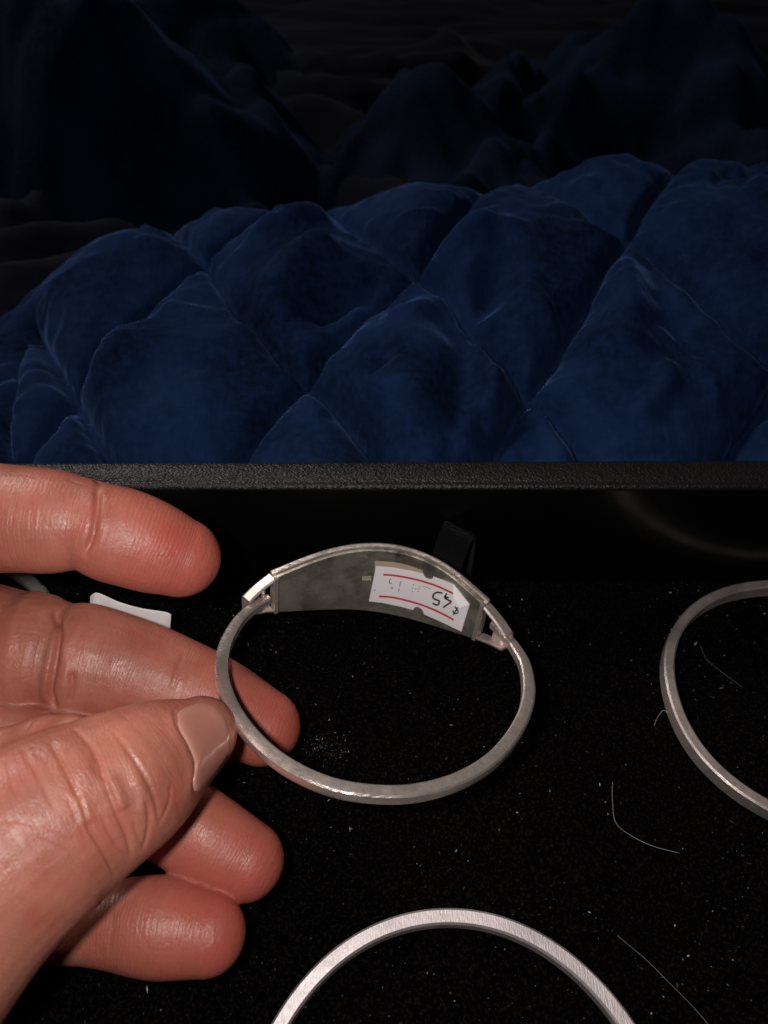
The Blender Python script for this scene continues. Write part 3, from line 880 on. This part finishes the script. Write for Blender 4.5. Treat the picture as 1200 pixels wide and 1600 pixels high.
for nm, pts in FING.items():
    P3 = np.array([np.r_[at_depth(x, y, d), r * d / FPX] for x, y, d, r in pts])
    P3 = spline(P3, 46)
    axes[nm] = P3
    C3, r = P3[:, :3], P3[:, 3]
    Tn = np.gradient(C3, axis=0); Tn /= np.linalg.norm(Tn, axis=1)[:, None]
    rings = []
    K = 36
    def ring_at(c, t, rad, k):
        view = unit(c - CC)
        s = unit(np.cross(t, view)); dd = np.cross(s, t)
        return [c + s * rad * math.cos(w) + dd * rad * k * math.sin(w) for w in np.linspace(0, 2 * math.pi, K, endpoint=False)]
    for q in np.linspace(1, 0, 8)[:-1]:
        aa = q * math.pi / 2 * .985
        rings.append(ring_at(C3[0] - Tn[0] * r[0] * .8 * math.sin(aa), Tn[0], r[0] * math.cos(aa), KD[nm]))
    for i in range(len(C3)): rings.append(ring_at(C3[i], Tn[i], r[i], KD[nm]))
    for q in np.linspace(0, 1, 10)[1:]:
        aa = q * math.pi / 2 * .985
        rings.append(ring_at(C3[-1] + Tn[-1] * r[-1] * math.sin(aa), Tn[-1], r[-1] * math.cos(aa), KD[nm]))
    v, f = sweep(np.array(rings), False)
    b = len(hv); hv += v.tolist(); hf += [tuple(i + b for i in q) for q in f]
me = bpy.data.meshes.new('hand_form'); me.from_pydata(hv, [], hf); me.update()
bm = bmesh.new(); bm.from_mesh(me); bmesh.ops.recalc_face_normals(bm, faces=bm.faces); bm.to_mesh(me); bm.free()
tmp = bpy.data.objects.new('hand_form', me); COL.objects.link(tmp)
md = tmp.modifiers.new('r', 'REMESH'); md.mode = 'VOXEL'; md.voxel_size = .30; md.adaptivity = 0
sm = tmp.modifiers.new('s', 'SMOOTH'); sm.factor = .5; sm.iterations = 9
dg = bpy.context.evaluated_depsgraph_get()
hm = bpy.data.meshes.new_from_object(tmp.evaluated_get(dg))
bpy.data.objects.remove(tmp); bpy.data.meshes.remove(me)
nv = len(hm.vertices)
co = np.empty(nv * 3); hm.vertices.foreach_get('co', co); co = co.reshape(-1, 3)
nr = np.empty(nv * 3); hm.vertices.foreach_get('normal', nr); nr = nr.reshape(-1, 3)
bvh = BVHTree.FromPolygons([Vector(c * MM) for c in co], [tuple(p.vertices) for p in hm.polygons])
# which finger each vertex follows, and how far along it
best = np.full(nv, 1e9); along_a = np.zeros(nv); flush_a = np.zeros(nv); ridge_a = np.zeros(nv)
for nm, P3 in axes.items():
    F3 = spline(P3, 150)
    s = np.r_[0, np.cumsum(np.linalg.norm(np.diff(F3[:, :3], axis=0), axis=1))]
    dist = np.full(nv, 1e9); al_ = np.zeros(nv)
    for i in range(len(F3)):
        dn = np.linalg.norm(co - F3[i, :3], axis=1) / F3[i, 3]
        k = dn < dist
        dist[k] = dn[k]; al_[k] = s[i]
    te = unit(F3[-1, :3] - F3[-4, :3])
    k = al_ >= s[-2]
    al_[k] = s[-1] + np.maximum((co[k] - F3[-1, :3]) @ te, 0) * .5
    k = dist < best
    best[k] = dist[k]; along_a[k] = al_[k]
    tip = s[-1] + P3[-1, 3] - along_a[k]
    flush_a[k] = {'thumb': .12, 'palm': .2, 'web': .2, 'arm': .1}[nm] if nm in ('thumb', 'palm', 'web', 'arm') else np.clip(1.25 - tip / 24, .25, 1.1)
    ridge_a[k] = {'thumb': .0, 'arm': 0, 'palm': .3, 'web': .4}.get(nm, 1.0) * np.clip(tip / 9, .15, 1)
ne = len(hm.edges); ev = np.empty(ne * 2, int); hm.edges.foreach_get('vertices', ev); ev = ev.reshape(-1, 2)
deg_ = np.bincount(ev.ravel(), minlength=nv)
def relax(a, it):
    for _ in range(it):
        sm_ = np.bincount(ev[:, 0], a[ev[:, 1]], nv) + np.bincount(ev[:, 1], a[ev[:, 0]], nv)
        a = .5 * a + .5 * sm_ / np.maximum(deg_, 1)
    return a
mark = on_bvh(bvh, 266, 846, 0)
flush_a += .9 * np.exp(-(np.linalg.norm(co - mark, axis=1) / 2.6) ** 2)
along_a = relax(along_a, 8); flush_a = relax(flush_a, 25); ridge_a = relax(ridge_a, 12)
# folds pressed into the skin: photo polyline, half width mm, depth mm (negative = raised)
def zz(pts): return [(x / 2.4, y / 2.4 + 1050) for x, y in pts]
CREASES = [
    ([(154, 752), (152, 785), (145, 830), (134, 866), (124, 895)], .6, 1.0), ([(160, 770), (155, 800), (150, 830)], 1.1, -.3),
    ([(20, 750), (22, 790), (14, 840)], .4, .14), ([(62, 762), (64, 800), (60, 830)], .35, .10), ([(45, 752), (50, 800), (44, 850)], .3, .08), ([(100, 755), (104, 800), (98, 850)], .3, .07),
    ([(104, 748), (130, 757), (152, 752)], .3, .12),
    ([(88, 955), (91, 985), (88, 1015), (82, 1050), (78, 1085), (86, 1112)], .65, 1.1), ([(112, 1048), (113, 1075), (108, 1098), (112, 1118)], .5, .4), ([(98, 1000), (104, 1040), (98, 1080)], .9, -.25),
    ([(165, 985), (156, 1010), (150, 1035)], .35, .12), ([(288, 1022), (276, 1048), (268, 1080)], .5, .22), ([(300, 1030), (292, 1060)], .4, .1),
    ([(0, 985), (40, 988), (85, 992)], .3, .10), ([(0, 1075), (40, 1060), (78, 1052)], .3, .12), ([(30, 930), (26, 980), (30, 1020)], .3, .1),
    ([(0, 1150), (45, 1132), (90, 1112)], .5, .2), ([(60, 1115), (100, 1108), (120, 1118)], .4, .2),
    (zz([(190, 268), (240, 358), (300, 478), (338, 590), (398, 690), (432, 770)]), .42, .36), (zz([(275, 215), (355, 300), (395, 410), (436, 520), (478, 620), (492, 690)]), .45, .42),
    (zz([(430, 232), (505, 330), (558, 420), (588, 500), (598, 560)]), .42, .3), (zz([(85, 285), (135, 380), (200, 505)]), .38, .22), (zz([(640, 425), (632, 500), (600, 565)]), .35, .22), (zz([(545, 480), (560, 560), (540, 655)]), .45, .36),
    (zz([(500, 560), (520, 620), (545, 665)]), .35, .22), (zz([(345, 300), (365, 380), (400, 400)]), .4, .2), (zz([(20, 330), (45, 420), (60, 470)]), .35, .15), (zz([(140, 620), (230, 670), (330, 740), (400, 800)]), .35, .16),
    (zz([(0, 560), (80, 560), (180, 600), (270, 640)]), .3, .12), (zz([(380, 540), (420, 620), (480, 700)]), .35, .2), (zz([(250, 470), (290, 560), (330, 640)]), .3, .15), (zz([(120, 300), (170, 330), (210, 420)]), .3, .12),
    (zz([(405, 395), (440, 450), (462, 520)]), .9, -.45), (zz([(290, 470), (315, 510), (330, 570)]), .8, -.25), (zz([(505, 400), (540, 470), (530, 540)]), .9, -.25), (zz([(230, 250), (290, 300), (330, 400)]), 1.0, -.2),
    (zz([(110, 240), (180, 190), (270, 165)]), .3, .1),
    ([(262, 1262), (300, 1272), (345, 1275)], .35, .12), ([(278, 1268), (310, 1270), (340, 1268)], .25, .08), ([(160, 1395), (158, 1440), (155, 1490)], .6, .3), ([(178, 1400), (175, 1450), (170, 1495)], .4, .12)]
NAIL = zz([(652, 150), (690, 122), (755, 105), (822, 132), (862, 190), (874, 270), (858, 345), (800, 412), (735, 462), (722, 425), (730, 350), (700, 270), (662, 205)])
CREASES.append((NAIL[7:] + [NAIL[0], NAIL[1]], .4, .14))
CREASES.append(([(x - 5, y + 2) for x, y in NAIL[8:]] + [(NAIL[0][0] - 5, NAIL[0][1])], .9, -.25))
disp = np.zeros(nv); crease_a = np.zeros(nv)
vis = (nr * (co - CC)).sum(1) < 0
vi = np.where(vis)[0]
for pts, w, dep in CREASES:
    P = [on_bvh(bvh, x, y, 0) for x, y in pts]
    P = [p for p in P if p is not None]
    if len(P) < 2: continue
    P = [P[0]] + [b for a, b in zip(P[:-1], P[1:]) if np.linalg.norm(b - a) < 14]
    if len(P) < 2: continue
    P = spline(P, 30)
    lo_, hi_ = P.min(0) - 5, P.max(0) + 5
    sel = vi[((co[vi] > lo_) & (co[vi] < hi_)).all(1)]
    d = np.full(len(sel), 1e9); tt_ = np.zeros(len(sel))
    for i, (a, b) in enumerate(zip(P[:-1], P[1:])):
        ab = b - a; L = max(ab @ ab, 1e-9)
        t = np.clip((co[sel] - a) @ ab / L, 0, 1)
        dn = np.linalg.norm(co[sel] - a - t[:, None] * ab, axis=1)
        k = dn < d; d[k] = dn[k]; tt_[k] = (i + t[k]) / (len(P) - 1)
    end = np.clip(np.minimum(tt_, 1 - tt_) * 7 + .25, 0, 1)
    w, dep = (w * .66, dep * .9) if 0 < dep and w < .5 else (w, dep)
    gss = np.exp(-(d / w) ** 2) * end
    disp[sel] -= dep * gss
    if dep > 0: crease_a[sel] = np.maximum(crease_a[sel], gss * min(1, dep * 1.6))
disp += .10 * np.array(vnoise(co[:, 0] / 5 + co[:, 2] / 7, co[:, 1] / 5 - co[:, 2] / 6))
co2 = co + nr * disp[:, None]
hand = empty('hand', co2.min(0) * [1, 1, 0] + [co2[:, 0].ptp() * .5 if hasattr(co2, 'ptp') else np.ptp(co2[:, 0]) * .5, 0, 0], 'bare hand reaching in from the left, thumb and fingers pinching the silver bracelet', 'hand')
hm.vertices.foreach_set('co', ((co2 * MM) - np.array(hand.location)).ravel())
hm.update()
for nm_, arr in (('along', along_a), ('flush', flush_a), ('ridge', ridge_a), ('crease', crease_a)):
    at_ = hm.attributes.new(nm_, 'FLOAT', 'POINT'); at_.data.foreach_set('value', arr.astype(np.float32))
hm.polygons.foreach_set('use_smooth', [True] * len(hm.polygons))
hm.materials.clear(); hm.materials.append(M_SKIN)
ho = bpy.data.objects.new('skin', hm); COL.objects.link(ho); ho.parent = hand
# thumbnail: curved plate bedded in the thumb
NP = np.array(NAIL); nc = NP.mean(0)
out = spline(NP, 48, closed=True)
V = []; rr = [0, .3, .55, .75, .9, 1.0]; lifts = [.36, .35, .31, .24, .10, -.3]
rows_ = []
for r_, l_ in zip(rr, lifts):
    if r_ == 0:
        V.append(on_bvh(bvh, nc[0], nc[1], l_)); continue
    for p in out:
        q = on_bvh(bvh, *(nc + (p - nc) * r_), l_)
        if q is None: q = on_bvh(bvh, *(nc + (p - nc) * r_ * .96), l_)
        V.append(q if q is not None else V[-1])
F = [(0, 1 + j, 1 + (j + 1) % 48) for j in range(48)]
for k in range(len(rr) - 2):
    a, b = 1 + k * 48, 1 + (k + 1) * 48
    F += [(a + j, b + j, b + (j + 1) % 48, a + (j + 1) % 48) for j in range(48)]
nail = link_mesh('thumbnail', V, F, M_NAIL, hand)
pale = [0.0] + [max(0, min(1, (r_ - .62) / .3)) * (.5 if (p[0] - nc[0]) < 6 else .2) for r_ in rr[1:] for p in out]
at_ = nail.data.attributes.new('pale', 'FLOAT', 'POINT'); at_.data.foreach_set('value', np.array(pale, np.float32))

# ------------------------------------------------------------------ lint, dust and hairs on the velvet
n = 9500
lx = rng.uniform(-120, 130, n); ly = rng.uniform(-20, WALLY - 1, n)
keep = np.ones(n, bool)
sz = .035 + .16 * rng.random(n) ** 3.5
big = rng.random(n) < .006; sz[big] *= 1.8
# one dusty smear seen through the held bracelet
sm0 = at_z(510, 1170, 0); k = 240
lx[:k] = sm0[0] + rng.normal(0, 2.6, k); ly[:k] = sm0[1] + rng.normal(0, 1.5, k); sz[:k] = .03 + .07 * rng.random(k)
cl = vnoise(lx / 11, ly / 11) + .6 * vnoise(lx / 4 + 9, ly / 4)
keep = (cl > rng.normal(0, .45, n)) | (np.arange(n) < k)
lx, ly, sz = lx[keep], ly[keep], sz[keep]; n = len(lx)
tone = np.clip(rng.random(n) ** 6, .006, 1)
V, F, tn = [], [], []
for i in range(n):
    a = rng.uniform(0, 2 * math.pi); el = 1 + 3 * rng.random() ** 4
    u = np.array([math.cos(a), math.sin(a), rng.uniform(-.5, .5)]) * sz[i] * el
    w = np.array([-math.sin(a), math.cos(a), rng.uniform(-.5, .5)]) * sz[i]
    c = np.array([lx[i], ly[i], .45 + rng.random() * .25])
    b = len(V)
    V += [c - u, c - w * .8, c + u * .9, c + w, c + [0, 0, sz[i] * .8], c - [0, 0, sz[i] * .5]]
    F += [(b, b + 1, b + 4), (b + 1, b + 2, b + 4), (b + 2, b + 3, b + 4), (b + 3, b, b + 4), (b + 1, b, b + 5), (b + 2, b + 1, b + 5), (b + 3, b + 2, b + 5), (b, b + 3, b + 5)]
    tn += [tone[i]] * 6
lint = link_mesh('lint', V, F, M_LINT, None, False)
at_ = lint.data.attributes.new('tone', 'FLOAT', 'POINT'); at_.data.foreach_set('value', np.array(tn, np.float32))
tag(lint, 'pale specks of lint and dust scattered over the black velvet', 'lint', kind='stuff')
GH = 'loose hairs on the velvet'
for pts, rad, lab in (
    ([(957, 1222), (957, 1250), (962, 1285), (985, 1305), (1020, 1322), (1062, 1333)], .055, 'pale curved hair lying between the right and bottom bangles'),
    ([(965, 1462), (1010, 1500), (1045, 1535), (1080, 1570), (1108, 1602)], .03, 'long pale hair running to the bottom edge, right of the bottom bangle'),
    ([(1022, 1134), (1028, 1120), (1037, 1110), (1046, 1118)], .05, 'short kinked hair sticking out from the side of the right bangle'),
    ([(1094, 1008), (1104, 1030), (1125, 1048), (1160, 1074)], .022, 'faint hair lying inside the right bangle')):
    g = G(); g.tube(spline([at_z(x, y, 1.0 + .3 * math.sin(x)) for x, y in pts], 30), rad, 5)
    tag(link_mesh('hair', g.v, g.f, M_HAIR), lab, 'hair', GH)
